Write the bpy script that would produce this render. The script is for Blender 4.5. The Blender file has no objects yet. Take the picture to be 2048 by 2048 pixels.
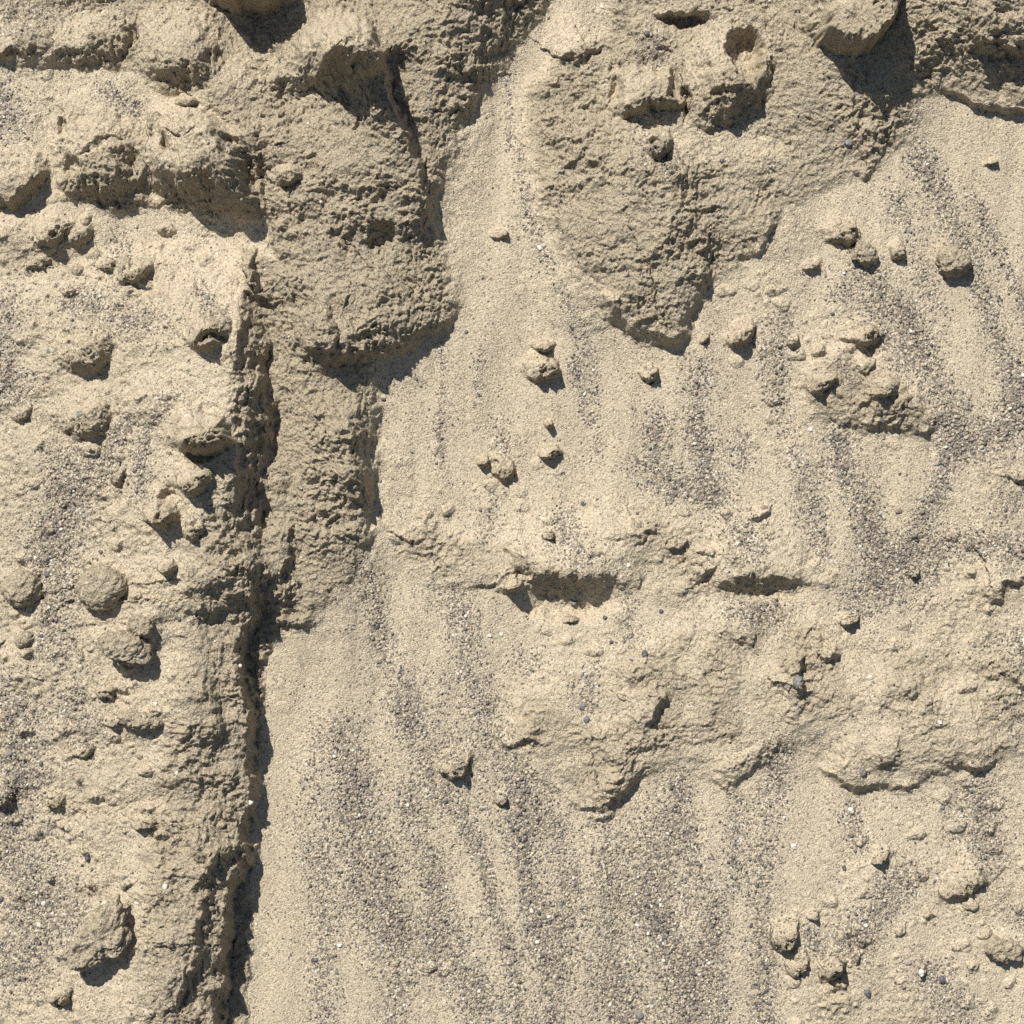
import bpy, math
import numpy as np
from mathutils import Matrix, Vector, Euler

C = bpy.context.scene.collection
R = math.radians
TILT = R(38)                      # the sand bank leans back 38 degrees from level
D = 4.0                           # camera distance from the bank, metres
ROT = Matrix.Rotation(TILT, 4, 'X')

# ------------------------------------------------------------------ camera
cam = bpy.data.cameras.new('camera'); camo = bpy.data.objects.new('camera', cam); C.objects.link(camo)
cam.sensor_width = 36; cam.lens = 36 * D / 2.048
cam.clip_start = 0.05; cam.clip_end = 200
camo.matrix_world = ROT @ Matrix.Translation((0, 0, D))
bpy.context.scene.camera = camo

# ------------------------------------------------------------------ light
# sun direction in the bank's own frame (x right, y up the bank, z out of it)
EL = R(47); AZX, AZY = -0.47, 0.883
s_loc = Vector((math.cos(EL) * AZX, math.cos(EL) * AZY, math.sin(EL)))
s_w = (ROT.to_3x3() @ s_loc).normalized()
sun = bpy.data.lights.new('sun', 'SUN'); suno = bpy.data.objects.new('sun', sun); C.objects.link(suno)
sun.energy = 4.8; sun.angle = R(0.5); sun.color = (1.0, 0.965, 0.905)
suno.rotation_euler = s_w.to_track_quat('Z', 'Y').to_euler()
w = bpy.data.worlds.new('World'); bpy.context.scene.world = w; w.use_nodes = True
nt = w.node_tree; nt.nodes.clear()
sky = nt.nodes.new('ShaderNodeTexSky'); sky.sky_type = 'NISHITA'; sky.sun_disc = False
sky.sun_elevation = math.asin(s_w.z); sky.sun_rotation = math.atan2(s_w.x, s_w.y)
bg = nt.nodes.new('ShaderNodeBackground'); bg.inputs['Strength'].default_value = 0.055
out = nt.nodes.new('ShaderNodeOutputWorld')
nt.links.new(sky.outputs[0], bg.inputs[0]); nt.links.new(bg.outputs[0], out.inputs[0])
sc = bpy.context.scene
sc.view_settings.view_transform = 'Standard'; sc.view_settings.look = 'None'
sc.view_settings.exposure = 0.37; sc.view_settings.gamma = 1
sc.cycles.max_bounces = 6; sc.cycles.diffuse_bounces = 4
try:
    sc.cycles.use_denoising = False
except Exception:
    pass

# ------------------------------------------------------------------ noise tools
def _h(ix, iy, seed):
    a = (ix.astype(np.int64) * 374761393 + iy.astype(np.int64) * 668265263 + seed * 1274126177) & 0xffffffff
    a = ((a ^ (a >> 13)) * 1274126177) & 0xffffffff
    a = ((a ^ (a >> 16)) * 2246822519) & 0xffffffff
    a = a ^ (a >> 15)
    return (a & 0xffffff).astype(np.float32) / np.float32(0xffffff)

def gn(x, y, seed):
    """gradient noise, about -0.7..0.7"""
    x0 = np.floor(x); y0 = np.floor(y)
    fx = (x - x0).astype(np.float32); fy = (y - y0).astype(np.float32)
    ux = fx * fx * fx * (fx * (fx * 6 - 15) + 10); uy = fy * fy * fy * (fy * (fy * 6 - 15) + 10)
    def g(dx, dy):
        a = _h(x0 + dx, y0 + dy, seed) * np.float32(2 * math.pi)
        return np.cos(a) * (fx - dx) + np.sin(a) * (fy - dy)
    a = g(0, 0) * (1 - ux) + g(1, 0) * ux
    b = g(0, 1) * (1 - ux) + g(1, 1) * ux
    return (a * (1 - uy) + b * uy) * 1.5

def worley(x, y, seed):
    """distance to nearest feature point (0..~1), and the cell's random value"""
    x0 = np.floor(x); y0 = np.floor(y)
    best = np.full(x.shape, 9.0, np.float32); val = np.zeros(x.shape, np.float32)
    for dx in (-1, 0, 1):
        for dy in (-1, 0, 1):
            cx = x0 + dx; cy = y0 + dy
            px = cx + _h(cx, cy, seed); py = cy + _h(cx, cy, seed + 7)
            d = ((px - x) ** 2 + (py - y) ** 2).astype(np.float32)
            m = d < best
            best = np.where(m, d, best); val = np.where(m, _h(cx, cy, seed + 13), val)
    return np.sqrt(best), val

def n3(p, seed):
    """cheap 3D noise from three crossed 2D sheets"""
    x, y, z = p[..., 0], p[..., 1], p[..., 2]
    return (gn(x + z * .37, y + z * .61, seed) + gn(y - x * .33, z + x * .57, seed + 5) + gn(z + y * .41, x - y * .53, seed + 9)) * 0.75

def ss(a, b, x):
    t = np.clip((x - a) / (b - a), 0, 1); return t * t * (3 - 2 * t)

# ------------------------------------------------------------------ the grid (millimetres; 0..2048 is the seen part, y runs down the bank)
STEP = 1.6
def axis():
    inner = np.arange(-130, 2178 + .1, STEP)
    o = []; s = STEP; v = 0
    while v < 4500:
        s *= 1.16; v += s; o.append(v)
    o = np.array(o)
    return np.concatenate([(inner[0] - o)[::-1], inner, inner[-1] + o])
ax = axis(); N = len(ax)
GX, GY = np.meshgrid(ax, ax)            # rows follow y
GX = GX.astype(np.float32); GY = GY.astype(np.float32)
INW = (1 - ss(60, 500, np.maximum(np.abs(GX - 1024) - 1154, np.abs(GY - 1024) - 1154))).astype(np.float32)

# ragged edges: the features are read through this gentle warp
WX = GX + 9 * gn(GX / 46, GY / 46, 1) + 4.5 * gn(GX / 17, GY / 17, 2) + 2 * gn(GX / 8, GY / 8, 3)
WY = GY + 9 * gn(GX / 46, GY / 46, 4) + 4.5 * gn(GX / 17, GY / 17, 5) + 2 * gn(GX / 8, GY / 8, 6)
SX = GX + 5 * gn(GX / 60, GY / 60, 11); SY = GY + 5 * gn(GX / 60, GY / 60, 12)

def box(x0, x1, y0, y1):
    i0, i1 = np.searchsorted(ax, [y0, y1]); j0, j1 = np.searchsorted(ax, [x0, x1])
    return slice(max(i0, 0), min(i1, N)), slice(max(j0, 0), min(j1, N))

def polydist(X, Y, pts):
    """signed distance (+ on the side right-handed of travel, y down) and interpolated 3rd value"""
    best = np.full(X.shape, 1e12, np.float32); sgn = np.zeros(X.shape, np.float32); val = np.zeros(X.shape, np.float32)
    for (ax_, ay_, ah), (bx_, by_, bh) in zip(pts[:-1], pts[1:]):
        dx, dy = bx_ - ax_, by_ - ay_; L2 = dx * dx + dy * dy
        t = np.clip(((X - ax_) * dx + (Y - ay_) * dy) / L2, 0, 1)
        ex = X - (ax_ + t * dx); ey = Y - (ay_ + t * dy)
        d = ex * ex + ey * ey
        m = d < best
        best = np.where(m, d, best)
        sgn = np.where(m, np.sign(-(X - ax_) * dy + (Y - ay_) * dx), sgn)
        val = np.where(m, ah + t * (bh - ah), val)
    return np.sqrt(best) * sgn, val

def scarp(H, pts, wf, wr, X=None, Y=None):
    X = WX if X is None else X; Y = WY if Y is None else Y
    m = max(wf, 3 * wr) + 30
    xs = [p[0] for p in pts]; ys = [p[1] for p in pts]
    b = box(min(xs) - m, max(xs) + m, min(ys) - m, max(ys) + m)
    d, h = polydist(X[b], Y[b], pts)
    up = np.exp(-(d / wr) ** 2); dn = 1 - ss(0, wf, d) ** 0.85
    H[b] += h * np.where(d < 0, up, dn)

def bump(H, cx, cy, rx, ry, h, rot=0, p=1.0, X=None, Y=None):
    X = WX if X is None else X; Y = WY if Y is None else Y
    m = 2.6 * max(rx, ry)
    b = box(cx - m, cx + m, cy - m, cy + m)
    c, s = math.cos(R(rot)), math.sin(R(rot))
    x = X[b] - cx; y = Y[b] - cy
    u = (x * c + y * s) / rx; v = (-x * s + y * c) / ry
    H[b] += h * np.exp(-((u * u + v * v) ** p))

def polymask(M, pts, soft, wgt, X=None, Y=None):
    X = WX if X is None else X; Y = WY if Y is None else Y
    xs = [p[0] for p in pts]; ys = [p[1] for p in pts]; m = soft * 2 + 10
    b = box(min(xs) - m, max(xs) + m, min(ys) - m, max(ys) + m)
    x = X[b]; y = Y[b]; inside = np.zeros(x.shape, bool); best = np.full(x.shape, 1e12, np.float32)
    n = len(pts)
    for i in range(n):
        (x0, y0), (x1, y1) = pts[i], pts[(i + 1) % n]
        dx, dy = x1 - x0, y1 - y0
        t = np.clip(((x - x0) * dx + (y - y0) * dy) / (dx * dx + dy * dy), 0, 1)
        best = np.minimum(best, (x - x0 - t * dx) ** 2 + (y - y0 - t * dy) ** 2)
        if y0 != y1:
            c = ((y0 > y) != (y1 > y)) & (x < (x1 - x0) * (y - y0) / (y1 - y0) + x0)
            inside ^= c
    d = np.sqrt(best) * np.where(inside, 1, -1)
    M[b] = np.maximum(M[b], wgt * ss(-soft * .3, soft, d))

# ------------------------------------------------------------------ where the crusted rock shows through the sand
ROCK = np.zeros(GX.shape, np.float32)
P_BANK = [(-160, -200), (1180, -200), (1110, 0), (1045, 90), (960, 190), (930, 260), (890, 350), (870, 440), (895, 520), (912, 600),
          (895, 660), (830, 695), (745, 730), (755, 800), (740, 900), (750, 1000), (735, 1090), (700, 1180), (620, 1260),
          (545, 1290), (480, 1290), (470, 1100), (470, 800), (470, 700), (470, 600), (480, 540), (470, 480), (540, 505), (520, 430), (470, 300), (400, 200), (300, 160), (200, 125), (100, 110), (-160, 100)]
P_RIGHT = [(1130, 90), (1200, 60), (1240, -200), (2250, -200), (2250, 225), (2048, 226), (1960, 212), (1890, 182), (1850, 200),
           (1830, 280), (1740, 350), (1640, 390), (1560, 440), (1490, 530), (1400, 590), (1370, 650), (1335, 690), (1280, 665),
           (1220, 600), (1150, 560), (1110, 480), (1075, 400), (1050, 300), (1040, 180)]
P_LOW = [(1010, 1400), (1100, 1360), (1200, 1330), (1330, 1270), (1380, 1200), (1500, 1205), (1640, 1240), (1750, 1270), (1900, 1290),
         (2200, 1320), (2200, 1500), (1990, 1520), (1870, 1545), (1720, 1575), (1660, 1545), (1630, 1490), (1580, 1500), (1470, 1570),
         (1330, 1535), (1280, 1555), (1230, 1630), (1170, 1610), (1080, 1540), (1010, 1490)]
P_MID = [(760, 1050), (850, 1040), (950, 1070), (1070, 1100), (1200, 1120), (1270, 1000), (1400, 1020), (1500, 1110), (1680, 1140), (1670, 1190),
         (1450, 1205), (1350, 1220), (1250, 1180), (1160, 1240), (1060, 1200), (900, 1180), (780, 1130)]
P_SIDE = [(1600, 740), (1690, 690), (1800, 750), (1900, 830), (1850, 880), (1740, 860), (1620, 830)]
polymask(ROCK, P_BANK, 26, 1.0); polymask(ROCK, P_RIGHT, 34, 0.92); polymask(ROCK, P_LOW, 40, 0.8)
polymask(ROCK, P_MID, 40, 0.7); polymask(ROCK, P_SIDE, 40, 0.95)
for pts, wg in (([(1860, 1700), (1960, 1740), (2120, 1740), (2120, 1820), (1900, 1830), (1850, 1780)], .5),
                ([(1640, 1900), (1760, 1920), (1860, 2000), (1900, 2120), (1620, 2120), (1600, 2000)], .55),
                ([(60, 560), (330, 480), (420, 600), (380, 1100), (300, 1500), (240, 2120), (-160, 2120), (-160, 560)], .34),
                ([(1650, 1720), (1730, 1700), (1780, 1780), (1720, 1820)], .4),
                ([(1600, 560), (1680, 420), (1560, 400), (1480, 500)], .35),
                ([(1950, 900), (2100, 850), (2100, 1350), (1850, 1330), (1780, 1250), (1900, 1150)], .42),
                ([(0, 430), (180, 440), (150, 560), (-100, 560)], .8),
                ([(80, 180), (300, 190), (300, 400), (120, 400)], .8)):
    polymask(ROCK, pts, 60, wg)
bm = np.zeros(GX.shape, np.float32)
polymask(bm, [(700, 560), (480, 560), (430, 700), (440, 900), (350, 1050), (330, 1300), (300, 1500), (260, 1700), (240, 1960), (240, 2260), (700, 2260)], 80, .95)
ed, _ = polydist(WX, WY, [(470, 2300, 0), (498, 1900, 0), (505, 1650, 0), (515, 1500, 0), (530, 1330, 0), (560, 1200, 0), (600, 900, 0), (560, 560, 0)])
ROCK = np.maximum(ROCK, bm * (1 - ss(-4, 10, ed)))
# sand pockets lying over the crust
COVER = np.zeros(GX.shape, np.float32)
for c in ((1480, 290, 110, 40, .7), (1330, 275, 70, 35, .8), (1750, 1460, 130, 60, .55), (1160, 1430, 60, 40, .3), (1250, 1180, 90, 40, .5),
          (1330, 40, 60, 40, .5), (650, 170, 60, 22, .6), (500, 140, 90, 40, .5), (60, 20, 150, 40, .35), (1900, 130, 60, 50, .15)):
    bump(COVER, c[0], c[1], c[2], c[3], c[4])
ROCK *= (1 - np.clip(COVER, 0, 1))
ROCK *= 1 - ss(960, 1040, GX) * ss(850, 950, GY) * .6 * (1 - ss(-.32, .12, gn(GX / 105, GY / 90, 15)))

# ------------------------------------------------------------------ the clods, each with sand banked against its uphill side
CLODS = [  # cx, cy, rx, ry, h, rot, seed, lift, label
 (1315, 288, 32, 30, 26, 20, 51, 0, 'knobbly pitted clod on the small sand cone below the fluted rock'),
 (47, 1178, 38, 36, 44, 20, 52, 4, 'dark round clod close to the left edge, beside a bigger pale one'),
 (207, 1176, 50, 47, 54, -20, 53, 4, 'biggest round clod on the left sand, pale top and dark lower rim'),
 (252, 1296, 54, 28, 34, 18, 54, 34, 'long crooked clod with a rounded shadow beneath, under the biggest round clod'),
 (283, 1252, 26, 20, 26, 30, 55, 16, 'small dark hooked clod between the round clod and the long crooked clod'),
 (50, 1280, 21, 14, 20, -30, 56, 4, 'small sharp edged clod below the dark round clod'),
 (172, 696, 52, 56, 32, 20, 57, -2, 'oval half buried boulder with a mottled face on the upper left sand'),
 (168, 828, 50, 52, 24, 10, 58, 0, 'flat half buried slab carrying a blue grey pebble and a dark lower lip'),
 (45, 825, 18, 18, 12, 0, 59, 0, 'tiny half buried lump near the left edge beside the flat slab'),
 (238, 945, 16, 30, 13, 5, 60, 0, 'small tooth shaped lump set in pale sand above the gravel patch'),
 (412, 660, 46, 42, 36, 0, 61, 0, 'jagged knob above a dark gap at the head of the long bench'),
 (405, 870, 60, 46, 64, 15, 62, 2, 'broad craggy knob casting the long pointed shadow over the bench edge'),
 (390, 955, 34, 34, 34, 20, 63, 0, 'rough knob just below the broad craggy knob on the bench'),
 (322, 1020, 34, 36, 38, -30, 64, 2, 'pale nosed knob with a black hollow under its tip on the bench'),
 (390, 1055, 22, 28, 20, 10, 65, 0, 'small round lump low in the group of knobs on the bench'),
 (335, 1130, 16, 18, 12, 20, 66, 0, 'little dark lump lying below the group of knobs on the bench'),
 (212, 1382, 18, 20, 16, 0, 67, 0, 'knobbly small clod above the shadowed crack on the left sand'),
 (282, 1440, 44, 15, 22, 8, 68, 8, 'thin crusted lip with an arched shadow below it on the left sand'),
 (225, 1440, 22, 12, 12, 10, 69, 0, 'small dark lump just left of the thin crusted lip'),
 (8, 1588, 20, 30, 24, 20, 70, 0, 'dark clod cut by the left picture edge low down'),
 (110, 1598, 25, 15, 14, 20, 71, 0, 'smooth crescent clod on grit at lower left'),
 (165, 1500, 22, 16, 10, 0, 72, 0, 'faint low lump above the crescent clod'),
 (290, 1642, 30, 16, 11, 10, 73, 0, 'crumbly cluster lump on the lower bench'),
 (120, 1985, 30, 24, 16, 0, 74, 0, 'low lump just left below the leaning slab'),
 (272, 545, 36, 22, 18, -35, 75, 0, 'rough oval clod in the sand below the largest boulder'),
 (212, 528, 20, 14, 14, 0, 76, 0, 'small rough clod left of the rough oval clod'),
 (105, 465, 40, 26, 24, -8, 77, 0, 'square sided dark lump below the broad pitted boulder'),
 (160, 470, 28, 20, 16, -20, 78, 0, 'rounded lump right of the square sided dark lump'),
 (80, 522, 26, 18, 14, 0, 79, 0, 'knobby lump at the bottom of the upper left lumps'),
 (570, 350, 32, 24, 26, 10, 80, 2, 'dark knob sticking out of the wall right of the largest boulder'),
 (312, 250, 16, 24, 24, 0, 81, 30, 'small round knob perched on top of the broad pitted boulder'),
 (375, 205, 22, 16, 16, 0, 82, 0, 'small dark lump in the sand notch above the largest boulder'),
 (1905, 524, 34, 28, 34, 20, 83, 4, 'lone angular clod on the right sand streaks with a dark underside'),
 (1726, 506, 28, 22, 24, 25, 84, 4, 'wedge shaped smooth clod with a black lower face at upper right'),
 (1680, 466, 42, 24, 20, 10, 85, 0, 'flat clod just up left of the wedge shaped smooth clod'),
 (1795, 502, 15, 22, 16, 20, 86, 0, 'narrow upright clod between the wedge shaped clod and the lone angular clod'),
 (1618, 530, 17, 9, 10, 8, 87, 0, 'tiny flat lump in the sand below left of the wedge shaped clod'),
 (1980, 326, 12, 9, 9, 0, 88, 0, 'tiny lump alone on the bright sand near the right edge'),
 (1407, 680, 11, 10, 10, 0, 89, 0, 'small round clod just right of the dark tip of the buttress'),
 (1480, 668, 34, 22, 22, -20, 90, 2, 'crooked two lobed clod right of the buttress tip'),
 (1586, 682, 11, 12, 12, 20, 91, 0, 'small egg shaped clod between two crooked clods'),
 (1725, 670, 44, 22, 24, 12, 92, 2, 'ragged clod with a dark notch beside the coarse gravel streak'),
 (1730, 725, 18, 22, 10, 20, 93, 0, 'smooth low lump under the ragged clod'),
 (1640, 765, 30, 20, 16, -10, 94, 0, 'rough lump at the left end of the right crust patch'),
 (1762, 778, 26, 22, 14, 0, 95, 0, 'dark faced lump in the middle of the right crust patch'),
 (1297, 748, 17, 20, 11, -20, 96, 0, 'small leaning lump below the buttress tip'),
 (1085, 738, 36, 26, 26, 12, 97, 0, 'dark nosed clod alone in the middle of the upper fan'),
 (1085, 690, 20, 12, 14, 0, 98, 0, 'small ridge lump just above the dark nosed clod'),
 (1096, 846, 9, 8, 8, 0, 99, 0, 'tiny pale bead of sandstone in the centre of the fan'),
 (1102, 906, 22, 12, 12, 0, 100, 0, 'low flat clod under the tiny bead in the fan'),
 (1004, 938, 22, 28, 16, -25, 101, 0, 'upright clod with a shaded right side in the fan'),
 (966, 922, 14, 14, 10, 20, 102, 0, 'small lump touching the left of the upright clod in the fan'),
 (1096, 1072, 13, 9, 8, 0, 103, 0, 'small chip above the main middle ledge'),
 (1027, 1172, 20, 16, 18, 0, 104, 2, 'small dark chunk at the left end of the middle ledge'),
 (1140, 1238, 20, 8, 9, 0, 105, 0, 'little crumb lying under the tip of the middle ledge'),
 (1352, 1088, 20, 10, 9, -15, 106, 0, 'low pale lump above the gap between both ledges'),
 (912, 1528, 28, 32, 20, 25, 107, 0, 'crumbly clod standing alone in the lower fan'),
 (1004, 1598, 11, 14, 11, 20, 108, 0, 'small smooth nub right below the crumbly clod'),
 (1568, 1868, 24, 34, 14, 25, 109, 0, 'smooth leaf shaped lump at lower right, upper of two'),
 (1594, 1925, 24, 30, 14, 15, 110, 0, 'smooth leaf shaped lump at lower right, lower of two'),
 (1628, 1830, 13, 10, 10, -20, 111, 0, 'small bead lump above the two leaf shaped lumps'),
 (1660, 1935, 22, 24, 13, 30, 112, 0, 'round lump with a dark slit right of the leaf shaped lumps'),
 (2004, 1898, 40, 24, 26, 10, 113, 4, 'hollowed clod with a black gap near the bottom right corner'),
 (1920, 1765, 50, 26, 14, -12, 114, 0, 'wide crusty lump above the hollowed clod'),
 (1760, 1715, 22, 9, 9, -25, 115, 0, 'slim shard lying on the lower right grit'),
 (1825, 1145, 14, 10, 10, 0, 116, 0, 'small lump sunk in the right gravel patch'),
 (1698, 1240, 22, 9, 9, -8, 117, 0, 'thin flake below the right gravel patch'),
 (1000, 470, 18, 10, 6, 0, 118, 0, 'faint crumb in the middle of the bright upper fan'),
 (2035, 950, 20, 14, 10, 0, 119, 0, 'small rough lump at the right edge below the coarse gravel'),
]
MOUNDS = [(c[0], c[1], c[2], c[3], c[4] * .5) for c in CLODS if c[7] >= 3 and c[6] not in (52, 53, 83, 84)]
LIFTED = [c for c in CLODS if c[7] >= 3]
def ell(cx, cy, rx, ry, rot=0, n=14, seed=0):
    rs = np.random.RandomState(seed + 99); c, s = math.cos(R(rot)), math.sin(R(rot)); o = []
    jg = .25 if seed in (52, 53, 57, 58, 71, 109, 110) else .65
    for k in range(n):
        a = 2 * math.pi * k / n; f = 1 + jg * rs.uniform(-.22, .18)
        u, v = rx * f * math.cos(a), ry * f * math.sin(a); o.append((cx + u * c - v * s, cy + u * s + v * c))
    return o
# half buried ones: outline, height, lower side profile (start, end of the fall), name, category, label
SET = [
 ([(282, 300), (292, 262), (350, 232), (420, 226), (468, 240), (498, 270), (520, 330), (540, 400), (530, 450), (470, 440), (400, 425), (345, 405), (300, 372), (276, 335)],
  122, .12, 1.0, 'sandstone_boulder', 'boulder', 'largest crumbling sandstone boulder at upper left with deep fluted shadowed hollows'),
 ([(112, 262), (124, 222), (165, 200), (235, 206), (285, 240), (292, 330), (300, 385), (285, 418), (232, 425), (190, 408), (150, 396), (118, 372), (118, 330), (108, 300)],
  64, .34, 1.0, 'sandstone_boulder', 'boulder', 'broad pitted sandstone boulder left of the largest one, sand heaped along its foot'),
 ([(-60, 340), (20, 305), (70, 300), (98, 322), (100, 352), (84, 378), (60, 400), (40, 417), (8, 412), (-60, 400)], 46, .6, 1.0, 'sandstone_boulder', 'boulder', 'dark rounded boulder cut by the left picture edge above a bright sand strip'),
 ([(100, 70), (130, 35), (190, 22), (255, 30), (272, 65), (262, 110), (235, 140), (190, 134), (140, 122), (105, 100)], 36, .25, 1.0, 'sandstone_boulder', 'boulder', 'flat topped mound near the top left corner above a bright sand drift'),
 ([(-60, 60), (40, 40), (105, 60), (108, 92), (60, 112), (20, 100), (-60, 104)], 16, .2, 1.0, 'sandstone_boulder', 'boulder', 'low rough rock at the left end of the top row of boulders'),
 ([(272, 60), (290, 15), (350, 0), (410, 15), (446, 70), (452, 120), (425, 165), (385, 185), (340, 190), (305, 165), (280, 130)], 50, .3, 1.0, 'sandstone_boulder', 'boulder', 'wide sloping sandstone mound left of the deep shadowed hollow at the top'),
 ([(606, 60), (630, 22), (690, 16), (735, 40), (764, 90), (776, 150), (766, 200), (735, 210), (690, 205), (640, 190), (612, 130)], 96, .30, 1.0, 'sandstone_tower', 'rock', 'tall dark sided sandstone knob right of the shadowed hollow'),
 ([(1366, 130), (1388, 70), (1440, 30), (1500, 34), (1548, 86), (1556, 150), (1540, 198), (1490, 240), (1445, 260), (1402, 254), (1376, 232), (1362, 180)],
  74, .3, 1.0, 'sandstone_boulder', 'boulder', 'large upper right boulder with a smooth scooped dark hollow in its side'),
 ([(1203, 150), (1235, 134), (1290, 126), (1345, 136), (1368, 170), (1372, 232), (1340, 226), (1300, 210), (1262, 240), (1235, 238), (1208, 212)],
  46, .55, 1.0, 'sandstone_boulder', 'boulder', 'low fluted rock left of the scooped boulder with dark vertical grooves'),
]
SET += [
 ([(380, -190), (600, -190), (592, -60), (578, -10), (560, 22), (530, 30), (500, 20), (470, 30), (440, 22), (412, -10), (400, -60)], 124, .78, 1.0, 'sandstone_block', 'rock', 'overhanging sandstone block at the top edge casting the deepest shadow on the slope'),
 ([(1585, -120), (1805, -120), (1790, 30), (1768, 80), (1724, 106), (1690, 112), (1650, 98), (1618, 64), (1598, 10)], 104, .84, 1.0, 'sandstone_slab', 'rock', 'sandstone slab jutting out at the top right above a hanging dark shadow'),
]
NBIG = len(SET)
for c in CLODS:
    if c[7] < 3:
        SET.append((ell(c[0], c[1], c[2] * 1.04, c[3] * 1.04, c[5], 12, c[6]), c[4], .62, 1.0, 'sandstone_clod', 'clod', c[8]))
c_seed = [c[6] for c in CLODS if c[7] < 3]
PITS = [(1640, 62, 14, 10, 0, 20), (1740, 30, 10, 8, 0, 14), (346, 296, 8, 18, -10, 26), (452, 345, 11, 42, -20, 30), (505, 370, 14, 50, -18, 30), (475, 300, 20, 10, 0, 18),
        (150, 338, 20, 18, 0, 30), (215, 300, 44, 12, -20, 12), (262, 380, 12, 26, 0, 12), (125, 262, 9, 18, 0, 20), (165, 240, 22, 16, 0, 14), (270, 330, 9, 26, 0, 14),
        (262, 70, 10, 22, 0, 30), (700, 165, 54, 36, 0, 22), (1490, 112, 34, 52, 8, 76), (1440, 200, 34, 10, 0, 12), (1400, 150, 12, 20, 0, 10),
        (1230, 184, 13, 22, 10, 26), (1350, 180, 12, 34, -8, 30), (1372, 205, 7, 30, 0, 24),
        (1302, 290, 9, 9, 0, 26), (1330, 312, 10, 10, 0, 20), (120, 470, 14, 14, 0, 18), (420, 680, 26, 10, 0, 26), (340, 1000, 16, 22, 30, 30), (400, 910, 30, 14, 0, 22),
        (1090, 745, 14, 14, 0, 16), (985, 935, 8, 14, 0, 14), (1745, 690, 14, 16, 0, 18), (1630, 90, 12, 8, 0, 14), (430, 120, 10, 20, 0, 16)]


# ------------------------------------------------------------------ relief
H = np.zeros(GX.shape, np.float32)
H += 26 * gn(GX / 700, GY / 700, 21) * (1 - INW) + 10 * gn(GX / 420, GY / 420, 22)
# long bench on the left, ending in a steep edge
RX = WX + 22 * gn(GX / 110, GY / 110, 301) + 8 * gn(GX / 42, GY / 42, 302) + 4 * gn(GX / 18, GY / 18, 303)
scarp(H, [(400, 2300, 78), (408, 2060, 78), (426, 1990, 80), (444, 1900, 80), (450, 1800, 78), (460, 1740, 76), (482, 1680, 60), (486, 1600, 54), (480, 1520, 66),
          (476, 1440, 82), (474, 1340, 84), (482, 1280, 76), (490, 1200, 40), (480, 1100, 0)], 34, 420, RX, WY)
scarp(H, [(490, 1240, 0), (486, 1150, 56), (470, 1000, 74), (452, 900, 84),
          (462, 800, 88), (456, 700, 88), (462, 600, 66), (465, 530, 34), (460, 470, 0)], 96, 420, RX, WY)
scarp(H, [(470, 1240, 0), (440, 1150, 50), (440, 1000, 56), (450, 900, 56), (446, 800, 50), (450, 700, 44), (470, 560, 0)], 84, 200, RX, WY)
scarp(H, [(512, 1230, 0), (520, 1190, 34), (506, 1120, 30), (510, 1000, 24), (520, 900, 22), (516, 800, 26), (510, 700, 26), (500, 620, 0)], 34, 60, RX, WY)
scarp(H, [(290, 2300, 54), (330, 1900, 54), (370, 1650, 44), (370, 1400, 44), (385, 1200, 34), (400, 1000, 16), (410, 900, 0)], 140, 300, RX, WY)
scarp(H, [(300, 2100, 0), (350, 1990, 16), (385, 1900, 26), (400, 1800, 24), (410, 1740, 26), (400, 1690, 0)], 34, 90)
scarp(H, [(370, 1688, 0), (388, 1695, 34), (420, 1720, 34), (440, 1745, 0)], 16, 60)
scarp(H, [(410, 1500, 0), (430, 1450, 24), (420, 1400, 24), (440, 1360, 0)], 26, 70)
bump(H, 556, 1120, 30, 85, 46, 0, 1.4)
bump(H, 545, 960, 26, 60, 22, 0, 1.2)
# the wedge of wall between the bench and the fan
bump(H, 640, 960, 110, 320, 44, 0, 1.6)
bump(H, 690, 480, 180, 250, 78, 0, 1.7)
bump(H, 620, 330, 90, 110, 26, 0, 1.3)
scarp(H, [(590, 700, 0), (650, 690, 36), (690, 702, 46), (760, 688, 44), (830, 662, 36), (880, 630, 24), (905, 580, 8), (900, 520, 0)], 34, 130)
scarp(H, [(700, 1010, 0), (712, 965, 40), (700, 900, 46), (694, 840, 36), (705, 790, 0)], 34, 55)
scarp(H, [(640, 740, 0), (655, 700, 34), (650, 650, 34), (640, 600, 0)], 24, 50)
scarp(H, [(748, 1085, 0), (725, 1050, 12), (738, 960, 16), (738, 880, 14), (745, 800, 10), (752, 750, 0)], 22, 80)
scarp(H, [(860, 470, 0), (852, 430, 32), (846, 360, 46), (822, 300, 56), (796, 245, 66), (774, 195, 80), (764, 120, 84), (742, 66, 60), (715, 40, 0)], 17, 90)
scarp(H, [(590, 80, 20), (622, 96, 66), (660, 104, 84), (700, 100, 88), (740, 118, 60), (760, 150, 0)], 88, 80)
scarp(H, [(535, 152, 0), (556, 155, 38), (600, 146, 44), (636, 154, 34), (652, 170, 0)], 50, 70)
scarp(H, [(372, 190, 0), (400, 196, 30), (440, 208, 42), (476, 226, 46), (500, 262, 50), (512, 310, 44), (530, 350, 0)], 44, 70)
scarp(H, [(870, 440, 0), (860, 340, 30), (845, 220, 62), (865, 120, 84), (920, 40, 96), (980, -80, 100), (1020, -220, 100)], 165, 180)
bump(H, 762, 478, 30, 30, -34, 0, 2.4)
bump(H, 500, 60, 90, 55, -22, 0, 1.5)
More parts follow.
